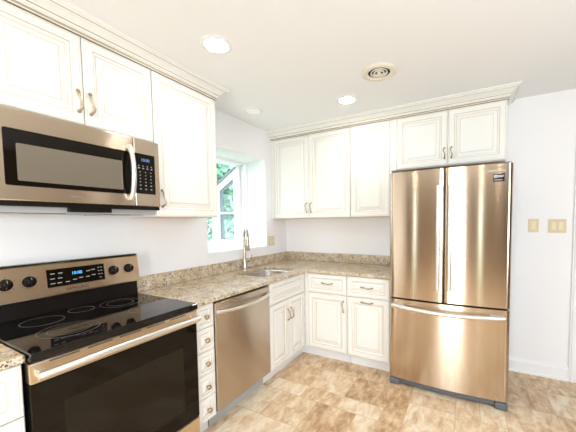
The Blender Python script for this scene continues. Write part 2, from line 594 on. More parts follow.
# seat board
mb.box((XF-0.03, WY0, WZ0-0.03), (-0.001, WY1, WZ0+0.02), 0.003)
win = struct('window_1', mb, M['trim'], 'white garden window projecting out over the sink', 'window')
def side(y0, y1, yg, nm):
    m_ = MB()
    # side casement: outer frame with slanted head
    z0 = WZ0+0.02
    outer = [(-0.36, z0), (XF, z0), (XF, zroof(XF)-0.01), (-0.36, zroof(-0.36)-0.01)]
    inner = [(-0.455, z0+0.065), (-0.700, z0+0.065), (-0.700, 1.800), (-0.455, 1.942)]
    vs = [(x, y0, z) for x, z in outer]+[(x, y0, z) for x, z in inner]+[(x, y1, z) for x, z in outer]+[(x, y1, z) for x, z in inner]
    fs = []
    for k in range(4):
        n = (k+1) % 4
        fs += [[k, n, 4+n, 4+k], [8+k, 12+k, 12+n, 8+n], [k, 8+k, 8+n, n], [4+k, 4+n, 12+n, 12+k]]
    m_.add(vs, fs, 0)
    f = m_.build('side_frame', M['trim'], win)
    g = MB()
    # dark gasket around the pane
    inn2 = [(-0.463, z0+0.075), (-0.650, z0+0.075), (-0.650, 1.790), (-0.463, 1.900)]
    ya, yb = yg-0.006, yg+0.006
    vs = [(x, ya, z) for x, z in inner]+[(x, ya, z) for x, z in inn2]+[(x, yb, z) for x, z in inner]+[(x, yb, z) for x, z in inn2]
    g.add(vs, fs, 0)
    g.build('gasket', M['gasket'], f)
    p = MB()
    p.add([(x, yg-0.002, z) for x, z in inner]+[(x, yg+0.002, z) for x, z in inner],
          [[0, 1, 2, 3], [4, 7, 6, 5]]+[[k, 4+k, 4+(k+1) % 4, (k+1) % 4] for k in range(4)])
    p.build('pane', M['glass'], f)
    r = MB().box((-0.72, min(y0, y1)-0.004, 1.508), (-0.44, max(y0, y1)+0.004, 1.528), 0.003)
    r.build('shelf_rail', M['trim'], f)
side(WY1-0.045, WY1-0.005, WY1-0.02, 'r')
side(WY0+0.005, WY0+0.045, WY0+0.02, 'l')
# outer front: posts and rails, glass
m_ = MB()
z0 = WZ0+0.02
m_.box((XF-0.03, WY0+0.005, z0), (XF, WY0+0.055, zroof(XF)))
m_.box((XF-0.03, WY1-0.055, z0), (XF, WY1-0.005, zroof(XF)))
m_.box((XF-0.03, WY0+0.055, z0), (XF, WY1-0.055, z0+0.05))
m_.box((XF-0.03, WY0+0.055, zroof(XF)-0.05), (XF, WY1-0.055, zroof(XF)))
ff = m_.build('front_frame', M['trim'], win)
MB().box((XF-0.018, WY0+0.05, z0+0.045), (XF-0.014, WY1-0.05, zroof(XF)-0.045)).build('pane', M['glass'], ff)
# sloping glass roof
m_ = MB()
def sl(y0, y1, x0, x1, o0, o1):
    m_.add([(x0, y0, zroof(x0)+o0), (x1, y0, zroof(x1)+o0), (x1, y1, zroof(x1)+o0), (x0, y1, zroof(x0)+o0),
            (x0, y0, zroof(x0)+o1), (x1, y0, zroof(x1)+o1), (x1, y1, zroof(x1)+o1), (x0, y1, zroof(x0)+o1)],
           [[0, 1, 2, 3], [4, 7, 6, 5], [0, 4, 5, 1], [1, 5, 6, 2], [2, 6, 7, 3], [3, 7, 4, 0]])
sl(WY0, WY0+0.045, XF-0.03, -0.36, -0.01, 0.02)
sl(WY1-0.045, WY1, XF-0.03, -0.36, -0.01, 0.02)
sl(WY0, WY1, -0.40, -0.36, -0.01, 0.02)
sl(WY0, WY1, XF-0.03, XF+0.01, -0.01, 0.02)
rf = m_.build('roof_frame', M['trim'], win)
m_ = MB()
sl(WY0+0.04, WY1-0.04, XF+0.005, -0.395, 0.006, 0.010)
m_.build('pane', M['glass'], rf)
m_ = MB()
sl(WY1-0.070, WY1-0.045, XF+0.01, -0.40, -0.008, 0.006)
sl(WY0+0.045, WY0+0.052, XF+0.01, -0.40, -0.008, 0.006)
m_.build('gasket', M['gasket'], rf)

# outside
struct('ground', MB().box((-30, -20, -0.5), (20, 25, -0.4)), M['lawn'], 'green lawn outside the window', 'ground')
def tree(loc, r, h, n, mat, seed, label):
    rnd = random.Random(seed)
    t = empty('tree', (*loc, -0.4), 0, label, 'tree', 'trees outside the window')
    mb = MB()
    mb.tube([(0, 0, 0), (0.04, 0.02, h*0.35), (0.0, 0.05, h*0.75)], [0.11, 0.085, 0.04], 8)
    mb.build('trunk', M['bark'], t)
    lf = MB()
    lobes = [(rnd.uniform(-.5, .5)*r, rnd.uniform(-.5, .5)*r, h*rnd.uniform(.25, .8), rnd.uniform(.5, .8)*r) for _ in range(9)]
    for k in range(n):
        cx, cy, cz, lr = lobes[k % 9]
        d = Vector((rnd.gauss(0, 1), rnd.gauss(0, 1), rnd.gauss(0, 1))).normalized()
        p = Vector((cx, cy, cz)) + d*lr*(0.25+0.75*rnd.random())
        p.z = max(0.15, p.z)
        s = rnd.uniform(.07, .13)
        a = Vector((rnd.gauss(0, 1), rnd.gauss(0, 1), rnd.gauss(0, 1))).normalized()
        b = a.cross(d).normalized() if a.cross(d).length > .01 else Vector((1, 0, 0))
        lf.add([p-a*s, p+b*s*.45, p+a*s, p-b*s*.45], [[0, 1, 2, 3]], 0)
    lf.build('foliage', mat, t)
tree((-3.9, 3.3), 1.6, 4.8, 7000, M['leafa'], 3, 'deeper green leafy tree seen through the side pane of the sink window')
tree((-7.6, 1.9), 2.6, 6.0, 8000, M['leafb'], 5, 'paler green leafy tree outside the front pane of the sink window')

tree((-3.6, -0.2), 0.9, 3.2, 5000, M['leafb'], 9, 'low leafy tree outside, seen below the tall wall cabinet by the sink window')

# ------------------------------------------------------------------ cabinet building
def panel_front(mb, x0, x1, z0, z1, yf, th=0.02, fw=0.055):
    """raised-panel front; yf = y of its face (faces -y); materials 0 paint, 1 glaze"""
    s = 1.0 if fw >= 0.05 else fw/0.055
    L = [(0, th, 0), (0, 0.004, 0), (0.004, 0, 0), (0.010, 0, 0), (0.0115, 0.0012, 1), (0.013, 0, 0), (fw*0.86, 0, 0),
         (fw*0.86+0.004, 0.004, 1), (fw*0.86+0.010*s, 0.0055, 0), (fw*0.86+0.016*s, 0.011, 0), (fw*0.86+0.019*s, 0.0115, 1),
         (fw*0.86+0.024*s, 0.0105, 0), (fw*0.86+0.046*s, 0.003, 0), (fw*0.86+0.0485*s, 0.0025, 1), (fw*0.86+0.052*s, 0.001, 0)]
    vs = []
    for i, d, _ in L:
        vs += [(x0+i, yf+d, z0+i), (x1-i, yf+d, z0+i), (x1-i, yf+d, z1-i), (x0+i, yf+d, z1-i)]
    for k in range(1, len(L)):
        a, b = (k-1)*4, k*4
        mb.add(vs[a:a+8], [[j, (j+1) % 4, 4+(j+1) % 4, 4+j] for j in range(4)], L[k][2])
    mb.add(vs[-4:], [[0, 1, 2, 3]], 0)
    mb.add(vs[:4], [[3, 2, 1, 0]], 0)
    return mb

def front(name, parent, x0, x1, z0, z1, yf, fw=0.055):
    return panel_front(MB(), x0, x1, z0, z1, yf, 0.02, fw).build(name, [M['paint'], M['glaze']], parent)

def pull(parent, x, z, yf, L=0.105, vertical=True, mat='bronze', name='handle'):
    """ornate wavy pull with two posts"""
    pts, rad = [], []
    n = 16
    for i in range(n+1):
        t = i/n
        a = (t-0.5)*L
        w = 0.0065*math.sin(2*PI*t)
        d = -0.004-0.024*min(1, math.sin(PI*t)*2.2)
        r = 0.0036+0.0024*abs(math.sin(2*PI*t))**2+0.0022*(1 if i in (0, 1, n-1, n) else 0)
        pts.append((w, d, a) if vertical else (a, d, w*0.55))
        rad.append(r)
    mb = MB().tube(pts, rad, 8)
    for s in (-1, 1):
        c = (0, 0, s*L*0.5) if vertical else (s*L*0.5, 0, 0)
        mb.lathe([(0.009, 0.0), (0.009, 0.003), (0.006, 0.005), (0.0055, 0.010)], c, 'y', 10)
    return mb.build(name, M[mat], parent, (x, yf, z))

def carcass(root, w, d, z0, z1, name='cabinet_box', underside=False, kick=None):
    mb = MB()
    mb.box((0, -d, z0), (w, -0.002, z1), 0.002)
    if kick:
        mb.box((0.001, -kick, 0.0), (w-0.001, -0.05, z0), 0, 1)
    if underside:
        mb.box((0.006, -d+0.006, z0-0.002), (w-0.006, -0.006, z0), 0, 2)
    return mb.build(name, [M['paint'], M['kick'], M['wood']], root)

TK, CT = 0.118, 0.884     # toe kick height, underside of the counter
FD = 0.63                 # plane of the base doors
# ---- base: drawer cabinet on the near side of the range
r = left_root('drawer_cabinet', -3.20, 0, 'antique white base cabinet on the side of the range away from the dishwasher', 'cabinet')
carcass(r, 0.445, FD-0.021, TK, CT, kick=0.54)
for z0, z1 in ((TK+0.005, 0.395), (0.40, 0.675), (0.68, 0.878)):
    d = front('drawer', r, 0.004, 0.441, z0, z1, -FD, 0.05)
    pull(d, 0.222, (z0+z1)/2, -FD, vertical=False)

# ---- base: narrow five-drawer stack
r = left_root('drawer_cabinet', -1.981, 0, 'narrow white stack of five small drawers between range and dishwasher', 'cabinet')
carcass(r, 0.146, FD-0.021, TK, CT, kick=0.54)
n5 = 5
hh = (0.880-TK-0.004)/n5
for k in range(n5):
    z0 = TK+0.004+k*hh
    d = front('drawer', r, 0.003, 0.143, z0+0.002, z0+hh-0.002, -FD, 0.030)
    kb = MB().lathe([(0.006, -0.002), (0.006, 0.010), (0.010, 0.014), (0.0155, 0.018), (0.0165, 0.023), (0.013, 0.028), (0.006, 0.031), (0.0, 0.032)], (0, 0, 0), 'y', 14)
    kb.build('knob', M['bronze'], d, (0.073, -FD, z0+hh/2))

# ---- base: sink cabinet (runs into the corner)
r = left_root('sink_cabinet', -1.231, 0, 'antique white sink base cabinet with two doors under a false drawer panel', 'cabinet')
mb = MB()
mb.box((0, -FD+0.021, TK), (0.018, -0.002, CT), 0.001)
mb.box((0.018, -FD+0.021, TK), (0.598, -0.002, TK+0.018), 0.001)
mb.box((0.018, -FD+0.021, TK+0.018), (0.598, -FD+0.04, CT), 0.001)
mb.box((0.001, -0.54, 0), (0.598, -0.52, TK), 0, 1)
mb.build('cabinet_box', [M['paint'], M['kick']], r)
front('false_drawer', r, 0.003, 0.590, 0.690, 0.878, -FD, 0.045)
d = front('door', r, 0.003, 0.295, TK+0.004, 0.684, -FD, 0.05)
pull(d, 0.270, 0.545, -FD)
d = front('door', r, 0.299, 0.590, TK+0.004, 0.684, -FD, 0.05)
pull(d, 0.324, 0.545, -FD)

# ---- base: two units on the refrigerator wall
r = back_root('base_cabinet', 0.612, 0, 'antique white base cabinet in the corner with drawer over door with a vertical pull', 'cabinet')
mb = MB()
mb.box((-0.600, -FD+0.021, TK), (0.467, -0.004, CT), 0.002)
mb.box((-0.07, -0.54, 0), (0.467, -0.03, TK), 0, 1)
mb.box((-0.092, -0.632, 0), (-0.072, -0.03, TK), 0, 1)
mb.build('cabinet_box', [M['paint'], M['kick']], r)
f_ = MB().box((-0.003, -FD+0.004, TK), (0.045, -FD+0.021, CT), 0.002).build('filler_strip', M['paint'], r)
d = front('drawer', r, 0.048, 0.467, 0.690, 0.878, -FD, 0.045)
pull(d, 0.262, 0.790, -FD, vertical=False)
d = front('door', r, 0.048, 0.467, TK+0.004, 0.684, -FD)
pull(d, 0.436, 0.580, -FD)
r = back_root('base_cabinet', 1.082, 0, 'antique white base cabinet against the refrigerator with horizontal pulls on drawer and door', 'cabinet')
carcass(r, 0.408, FD-0.021, TK, CT, kick=0.54)
d = front('drawer', r, 0.003, 0.402, 0.690, 0.878, -FD, 0.045)
pull(d, 0.196, 0.785, -FD, vertical=False)
d = front('door', r, 0.003, 0.402, TK+0.004, 0.684, -FD)
pull(d, 0.196, 0.648, -FD, vertical=False)

# ---- wall cabinets
UB, UT, UD = 1.44, 2.363, 0.312
r = left_root('wall_cabinet', -2.749, 0, 'short antique white double-door wall cabinet above the microwave', 'cabinet')
carcass(r, 0.758, UD-0.021, 1.908, H-0.002, underside=True)
d = front('door', r, 0.003, 0.381, 1.915, UT, -UD)
pull(d, 0.357, 2.030, -UD)
d = front('door', r, 0.385, 0.756, 1.915, UT, -UD)
pull(d, 0.412, 2.030, -UD)
r = left_root('wall_cabinet', -1.989, 0, 'tall antique white single-door wall cabinet between microwave and window', 'cabinet')
carcass(r, 0.525, UD-0.021, UB, H-0.002, underside=True)
d = front('door', r, 0.003, 0.522, UB+0.003, UT, -UD)
pull(d, 0.040, 1.560, -UD)

r = back_root('wall_cabinet', 0.002, 0, 'cream double-door wall cabinet in the corner above the backsplash', 'cabinet')
carcass(r, 1.000, UD-0.021, UB, H-0.002, underside=True)
MB().box((0, -UD+0.003, UB), (0.03, -UD+0.021, UT), 0.002).build('filler_strip', M['paint'], r)
d = front('door', r, 0.034, 0.506, UB+0.003, UT, -UD)
pull(d, 0.480, 1.555, -UD)
d = front('door', r, 0.510, 0.998, UB+0.003, UT, -UD)
pull(d, 0.537, 1.555, -UD)
r = back_root('wall_cabinet', 1.004, 0, 'cream single-door wall cabinet next to the refrigerator cabinet', 'cabinet')
carcass(r, 0.424, UD-0.021, UB, H-0.002, underside=True)
front('door', r, 0.003, 0.404, UB+0.003, UT, -UD)
MB().box((0.406, -UD+0.004, UB), (0.424, -UD+0.021, UT), 0.002).build('filler_strip', M['paint'], r)
r = back_root('wall_cabinet', 1.430, 0, 'short antique white double-door wall cabinet over the refrigerator', 'cabinet')
carcass(r, 0.926, UD-0.021, 1.880, H-0.002, underside=True)
MB().box((0, -UD+0.004, 1.880), (0.045, -UD+0.021, UT), 0.002).build('filler_strip', M['paint'], r)
d = front('door', r, 0.048, 0.487, 1.885, UT, -UD)
pull(d, 0.462, 1.990, -UD, L=0.09)
d = front('door', r, 0.491, 0.923, 1.885, UT, -UD)
pull(d, 0.519, 1.990, -UD, L=0.09)

# ---- crown molding
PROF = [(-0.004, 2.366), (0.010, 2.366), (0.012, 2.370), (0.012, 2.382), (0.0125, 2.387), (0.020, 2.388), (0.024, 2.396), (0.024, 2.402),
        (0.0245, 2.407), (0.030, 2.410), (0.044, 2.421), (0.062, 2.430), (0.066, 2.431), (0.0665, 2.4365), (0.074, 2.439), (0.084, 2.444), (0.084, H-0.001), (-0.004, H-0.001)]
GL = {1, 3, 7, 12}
def crown(name, fn, label):
    mb = MB()
    rows = [fn(o) for o, z in PROF]
    k = len(rows[0])
    for i in range(len(PROF)):
        j = (i+1) % len(PROF)
        vs = [(*p, PROF[i][1]) for p in rows[i]] + [(*p, PROF[j][1]) for p in rows[j]]
        mb.add(vs, [[a, a+1, k+a+1, k+a] for a in range(k-1)], 1 if j in GL else 0)
    for e in (0, -1):
        mb.add([(*rows[i][e], PROF[i][1]) for i in range(len(PROF))], [list(range(len(PROF)))], 0)
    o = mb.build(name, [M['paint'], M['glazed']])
    tag(o, label, 'molding', kind='structure')
crown('trim_1', lambda o: [(UD+o-0.003, -3.2), (UD+o-0.003, -1.464+o), (0.0, -1.464+o)], 'cream crown molding over the microwave wall cabinets')
crown('trim_2', lambda o: [(0.001, -UD-o+0.003), (2.356+o, -UD-o+0.003), (2.356+o, -0.001)], 'cream crown molding over the refrigerator wall cabinets')

# ------------------------------------------------------------------ countertops
def rrect(x0, x1, y0, y1, r, n=6):
    out = []
    for cx, cy, a0 in ((x1-r, y1-r, 0), (x0+r, y1-r, PI/2), (x0+r, y0+r, PI), (x1-r, y0+r, 1.5*PI)):
        for k in range(n+1):
            a = a0+PI/2*k/n
            out.append((cx+r*math.cos(a), cy+r*math.sin(a)))
    return out
CD = 0.648
ZC0, ZC1 = 0.885, 0.914
SX0, SX1, SY0, SY1 = 0.150, 0.530, -1.140, -0.640     # sink opening
def slab(outer, holes, z0, z1):
    bm = bmesh.new()
    for lp in [outer]+holes:
        vs = [bm.verts.new((x, y, z1)) for x, y in lp]
        for a, b in zip(vs, vs[1:]+vs[:1]): bm.edges.new((a, b))
    bmesh.ops.triangle_fill(bm, use_beauty=True, edges=bm.edges[:])
    ret = bmesh.ops.extrude_face_region(bm, geom=bm.faces[:])
    for e in ret['geom']:
        if isinstance(e, bmesh.types.BMVert): e.co.z = z0
    bmesh.ops.recalc_face_normals(bm, faces=bm.faces[:])
    bm.verts.index_update()
    mb = MB()
    mb.add([v.co.copy() for v in bm.verts], [[v.index for v in f.verts] for f in bm.faces])
    bm.free()
    return mb
hole = rrect(SX0, SX1, SY0, SY1, 0.07)
rc = 0.03
inner = [(CD+rc*(1-math.sin(a)), -CD-rc*(1-math.cos(a))) for a in [PI/2*k/5 for k in range(6)]]
outer = [(0.001, -1.983), (CD, -1.983)] + inner[::-1] + [(1.490, -CD), (1.490, -0.001), (0.001, -0.001)]
ct = slab(outer, [hole], ZC0, ZC1).build('countertop', M['granite'])
bv = ct.modifiers.new('eased_edge', 'BEVEL')
bv.width = 0.004
bv.segments = 2
bv.limit_method = 'ANGLE'
tag(ct, 'speckled tan granite countertop turning the corner around the sink', 'countertop')
MB().box((0.001, -1.983, ZC1+0.0005), (0.021, -0.001, 1.016), 0.002).build('backsplash', M['granite'], ct)
MB().box((0.021, -0.021, ZC1+0.0005), (1.490, -0.001, 1.016), 0.002).build('backsplash', M['granite'], ct)
c2 = MB().box((0.001, -3.20, ZC0), (CD, -2.752, ZC1), 0.004).build('countertop', M['granite'])
tag(c2, 'short speckled granite countertop on the far side of the range from the sink', 'countertop')
MB().box((0.001, -3.20, ZC1+0.0005), (0.021, -2.752, 1.016), 0.002).build('backsplash', M['granite'], c2)

# ---- sink
mb = MB()
loops = [(-0.014, 0.8835, 0.08), (0.002, 0.8835, 0.068), (0.004, 0.87, 0.066), (0.010, 0.72, 0.06), (0.022, 0.700, 0.055), (0.045, 0.692, 0.04), (0.15, 0.686, 0.03)]
rings = []
for ins, z, rr in loops:
    rings.append([(x, y, z) for x, y in rrect(SX0+ins, SX1-ins, SY0+ins, SY1-ins, rr)])
n = len(rings[0])
allv = [p for rg in rings for p in rg]
mb.add(allv, [[k*n+j, k*n+(j+1) % n, (k+1)*n+(j+1) % n, (k+1)*n+j] for k in range(len(rings)-1) for j in range(n)], 0, True)
mb.add(rings[-1], [list(range(n))], 0, True)
sk = mb.build('sink', M['sink'])
tag(sk, 'stainless steel undermount sink set in the granite counter', 'sink')
MB().lathe([(0.045, 0.688), (0.043, 0.691), (0.030, 0.689), (0.0, 0.687)], ((SX0+SX1)/2, (SY0+SY1)/2, 0), 'z', 20).build('drain', M['bright'], sk)

# ---- faucet
fx, fy = 0.092, -0.920
t = empty('faucet', (fx, fy, ZC1), 0, 'tall brushed nickel gooseneck faucet behind the sink', 'faucet')
MB().lathe([(0.030, 0.0), (0.030, 0.006), (0.024, 0.012), (0.021, 0.03), (0.0185, 0.12), (0.0145, 0.13)], n=20).build('base', M['nickel'], t)
R_ = 0.082
pts = [(0, 0, 0.12), (0, 0, 0.20), (0, 0, 0.335)]
for k in range(1, 13):
    a = PI*k/12*0.94
    pts.append((R_*0.80*(1-math.cos(a)), -R_*0.60*(1-math.cos(a)), 0.335+R_*math.sin(a)))
MB().tube(pts, 0.0125, 14).build('spout', M['nickel'], t)
e = Vector(pts[-1])
hd = MB().tube([e, e+Vector((-0.004, 0.003, -0.03)), e+Vector((-0.006, 0.0045, -0.075)), e+Vector((-0.008, 0.006, -0.13)), e+Vector((-0.0085, 0.0064, -0.140))],
               [0.0125, 0.0165, 0.0175, 0.020, 0.016], 14)
hd.build('spray_head', M['nickel'], t)
lv = MB().tube([(0, 0.014, 0.085), (0, 0.045, 0.088), (0.004, 0.065, 0.094), (0.012, 0.085, 0.118), (0.016, 0.095, 0.15)], [0.013, 0.013, 0.009, 0.0065, 0.006], 10)
lv.build('lever', M['nickel'], t)
cp = MB().lathe([(0.034, 0.0), (0.034, 0.004), (0.026, 0.009), (0.0, 0.010)], (0, 0, 0), 'z', 20).build('dark_disc', M['bronze'], None, (0.072, -0.775, ZC1+0.0005))  # low dark disc on the counter
tag(cp, 'small round dark metal disc on the counter beside the faucet', 'cap')

# ------------------------------------------------------------------ range
r = left_root('range', -2.745, 0, 'freestanding stainless electric range with black glass cooktop and oven door', 'range')
W = 0.760
MB().box((0.003, -0.60, 0.03), (W-0.003, -0.03, 0.876), 0.003).build('body', M['black'], r)
mb = MB().box((0, -0.662, 0.878), (W, -0.02, 0.914), 0.006, seg=3)
ck = mb.build('cooktop', M['cooktop'], r)
def burner(x, y, radii):
    mb = MB()
    for rad in radii:
        mb.lathe([(rad, 0.9142), (rad, 0.9146), (rad-0.0028, 0.9146), (rad-0.0028, 0.9142)], (x, y, 0), 'z', 48, smooth=False, cap=False)
    mb.build('burner_ring', M['ring'], ck)
burner(0.200, -0.470, (0.115, 0.080))
burner(0.560, -0.480, (0.090,))
burner(0.190, -0.215, (0.085,))
burner(0.560, -0.215, (0.105, 0.070))
burner(0.380, -0.160, (0.060,))
# backguard
bg_ = MB()
bg_.prism([(-0.02, 0.915), (-0.066, 0.915), (-0.060, 1.008), (-0.02, 1.008)], 0.006, W-0.006, 'x', smooth=False)
bgo = bg_.build('backguard', M['black'], r)
pn = MB()
pp = [(-0.02, 1.008), (-0.082, 1.006), (-0.085, 1.012), (-0.066, 1.176), (-0.058, 1.183), (-0.02, 1.183)]
pn.prism(pp, 0.0, W, 'x', smooth=False)
po = pn.build('control_panel', M['steelr'], r)
MB().box((0, -0.064, 1.1835), (W, -0.02, 1.190), 0.002).build('top_cap', M['black'], r)
tilt = math.atan2(0.019, 0.164)
def py(z): return -0.085+(z-1.012)*0.019/0.164
def slant(mb, x0, x1, z0, z1, o0, o1, mat=0):
    mb.add([(x0, py(z0)-o0, z0), (x1, py(z0)-o0, z0), (x1, py(z1)-o0, z1), (x0, py(z1)-o0, z1),
            (x0, py(z0)-o1, z0), (x1, py(z0)-o1, z0), (x1, py(z1)-o1, z1), (x0, py(z1)-o1, z1)],
           [[3, 2, 1, 0], [4, 5, 6, 7], [0, 1, 5, 4], [1, 2, 6, 5], [2, 3, 7, 6], [3, 0, 4, 7]], mat)
mb = MB()
slant(mb, 0.264, 0.546, 1.052, 1.150, 0.0, 0.0015)
dsp = mb.build('display', M['blackgl'], r)
mb = MB()
rnd = random.Random(4)
for x, z in ((0.29, 1.125), (0.325, 1.125), (0.288, 1.098), (0.322, 1.098), (0.288, 1.072), (0.318, 1.072), (0.355, 1.072), (0.39, 1.079), (0.42, 1.085), (0.455, 1.085), (0.485, 1.09), (0.46, 1.118), (0.485, 1.122),
             (0.515, 1.130), (0.530, 1.130), (0.515, 1.110), (0.530, 1.110), (0.515, 1.090), (0.530, 1.090), (0.522, 1.070)):
    w_ = 0.0045 if x > 0.5 else 0.010
    mb = MB()
    slant(mb, x-w_, x+w_, z-0.0025, z+0.0025, 0.0015, 0.0019)
    mb.build('touch_key', M['keys'], dsp)
text_part('10:00', 0.024, M['led'], dsp, (0.402, py(1.118)-0.0022, 1.116), (PI/2-tilt, 0, 0))
text_part('SAMSUNG', 0.022, M['lettering'], po, (0.400, py(1.030)-0.0006, 1.030), (PI/2-tilt, 0, 0), spacing=1.15)
for kx in (0.103, 0.193, 0.598, 0.692):
    k = MB().lathe([(0.0, 0.0), (0.029, 0.0), (0.029, 0.004), (0.026, 0.007), (0.0235, 0.022), (0.021, 0.025), (0.0, 0.025)], (0, 0, 0), 'y', 24)
    k.box((-0.006, -0.034, -0.022), (0.006, -0.020, 0.022), 0.004)
    ko = k.build('knob', M['black'], r, (kx, py(1.100), 1.100), (-tilt, 0, 0))
    MB().box((-0.0012, -0.0345, 0.008), (0.0012, -0.0338, 0.021)).build('pointer', M['keys'], ko)
    for a in range(-130, 131, 65):
        ca, sa = math.sin(math.radians(a)), math.cos(math.radians(a))
        MB().box((ca*0.037-0.0016, -0.0008, sa*0.037-0.0016), (ca*0.037+0.0016, 0.0002, sa*0.037+0.0016)).build('dial_marking', M['lettering'], ko)
# oven door
od = MB()
od.box((0.0, -0.650, 0.792), (W, -0.602, 0.872), 0.005)
odo = od.build('oven_door', M['steelr'], r)
MB().box((0.0, -0.645, 0.212), (W, -0.602, 0.791), 0.004).build('door_glass', M['blackgl'], odo)
MB().box((0.10, -0.6458, 0.30), (W-0.10, -0.6448, 0.68), 0.0).build('oven_window', M['window_glass'], odo)
for x in (0.06, 0.19, 0.32, 0.45, 0.58):
    MB().box((x, -0.6506, 0.861), (x+0.10, -0.6498, 0.866)).build('vent_slot', M['slot'], odo)
hp = []
for i in range(21):
    t_ = i/20
    hp.append((0.012+t_*(W-0.024), -0.690-0.012*math.sin(PI*t_), 0.832+0.006*math.sin(PI*t_)))
hm = MB().tube(hp, 0.0155, 28)
for x in (0.03, W-0.03):
    hm.box((x-0.014, -0.692, 0.820), (x+0.014, -0.648, 0.846), 0.004)
hm.build('handle', M['bright'], odo)
dr = MB().box((0.0, -0.648, 0.045), (W, -0.602, 0.208), 0.006)
dr.build('storage_drawer', M['steelr'], r)
mb = MB()
for x in (0.05, W-0.05):
    for y in (-0.08, -0.56):
        mb = MB().lathe([(0.018, 0.0), (0.018, 0.012), (0.010, 0.014), (0.010, 0.031)], (x, y, 0), 'z', 12)
        mb.build('foot', M['black'], r)

# ------------------------------------------------------------------ microwave
r = left_root('microwave', -2.744, 1.496, 'stainless over-the-range microwave mounted under the short wall cabinet', 'microwave')
W, HM, D = 0.754, 0.408, 0.356
MB().box((0.002, -D+0.03, 0.004), (W-0.002, -0.004, HM-0.002), 0.003).build('body', M['grey'], r)
dm = MB().box((0.0, -D, 0.006), (0.594, -D+0.029, HM-0.004), 0.005)
do = dm.build('door', M['steel'], r)
gp = rrect(0.050, 0.578, 0.072, 0.316, 0.008, 3)
MB().prism(gp, -D-0.0015, -D+0.001, 'y', smooth=False).build('door_glass', M['blackgl'], do)
MB().prism(rrect(0.090, 0.528, 0.094, 0.256, 0.006, 3), -D-0.0021, -D-0.0012, 'y', smooth=False).build('viewing_window', M['screen'], do)
hp, hr = [], []
for i in range(19):
    t_ = i/18
    hp.append((0.566-0.004*math.sin(PI*t_), -D-0.012-0.040*math.sin(PI*t_)**0.7, 0.046+t_*0.300))
    hr.append(0.0135)
hm = MB().tube(hp, hr, 12)
hm.box((0.556, -D-0.018, 0.036), (0.576, -D+0.002, 0.064), 0.004).box((0.556, -D-0.018, 0.330), (0.576, -D+0.002, 0.356), 0.004)
hm.build('handle', M['bright'], do)
cpn = MB().box((0.597, -D, 0.006), (W, -D+0.029, HM-0.004), 0.005)
co = cpn.build('control_panel', M['steel'], r)
MB().prism(rrect(0.600, 0.722, 0.080, 0.318, 0.004, 3), -D-0.0015, -D+0.001, 'y', smooth=False).build('keypad', M['blackgl'], co)
MB().box((0.630, -D-0.0022, 0.268), (0.694, -D-0.0014, 0.295)).build('display', M['stick'], co)
text_part('10:00', 0.024, M['lcd'], co, (0.662, -D-0.0026, 0.281))
for row, z in enumerate((0.246, 0.232, 0.210, 0.190, 0.170, 0.150, 0.130, 0.108)):
    for cx_ in ((0.622, 0.648, 0.674, 0.700) if row < 2 else (0.628, 0.661, 0.694)):
        s_ = 0.0055 if row in (1, 6, 7) else 0.003
        MB().box((cx_-s_, -D-0.0021, z-0.0032), (cx_+s_, -D-0.0014, z+0.0032)).build('touch_key', M['keys'], co)
text_part('SAMSUNG', 0.014, M['lettering2'], do, (0.315, -D-0.0006, 0.038), spacing=1.2)
MB().box((0.004, -D+0.008, -0.016), (W-0.004, -D+0.050, 0.005), 0.002).build('vent_grille', M['black'], r)
un = MB().box((0.006, -D+0.052, -0.044), (W-0.006, -0.010, 0.003), 0.003).build('underside', M['grey'], r)
MB().box((0.06, -0.27, -0.048), (0.29, -0.06, -0.044), 0.001).build('grease_filter', M['nickel'], un)
MB().box((0.46, -0.27, -0.048), (0.69, -0.06, -0.044), 0.001).build('grease_filter', M['nickel'], un)
MB().box((0.28, -D+0.012, -0.038), (0.47, -D+0.0515, -0.0165), 0.002).build('lamp_cover', M['black'], r)

# ------------------------------------------------------------------ dishwasher
r = left_root('dishwasher', -1.832, 0, 'stainless dishwasher with a bowed bar handle under the granite counter', 'dishwasher')
W = 0.598
MB().box((0.004, -0.590, TK), (W-0.004, -0.03, 0.876), 0.002).build('body', M['black'], r)
dd = MB().box((0.004, -0.632, 0.128), (W-0.004, -0.592, 0.868), 0.006)
do = dd.build('door', M['steeld'], r)
hp = []
for i in range(21):
    t_ = i/20
    hp.append((0.020+t_*(W-0.040), -0.640-0.038*math.sin(PI*t_)**0.8, 0.806-0.012*math.sin(PI*t_)))
hm = MB().tube(hp, 0.0115, 12)
for x in (0.022, W-0.022):
    hm.box((x-0.012, -0.648, 0.795), (x+0.012, -0.630, 0.818), 0.004)
hm.build('handle', M['bright'], do)
text_part('SAMSUNG', 0.013, M['lettering2'], do, (0.095, -0.6326, 0.842), spacing=1.2)
MB().box((0.004, -0.545, 0.0), (W-0.004, -0.525, TK-0.002), 0.001).build('toe_panel', M['grey'], r)

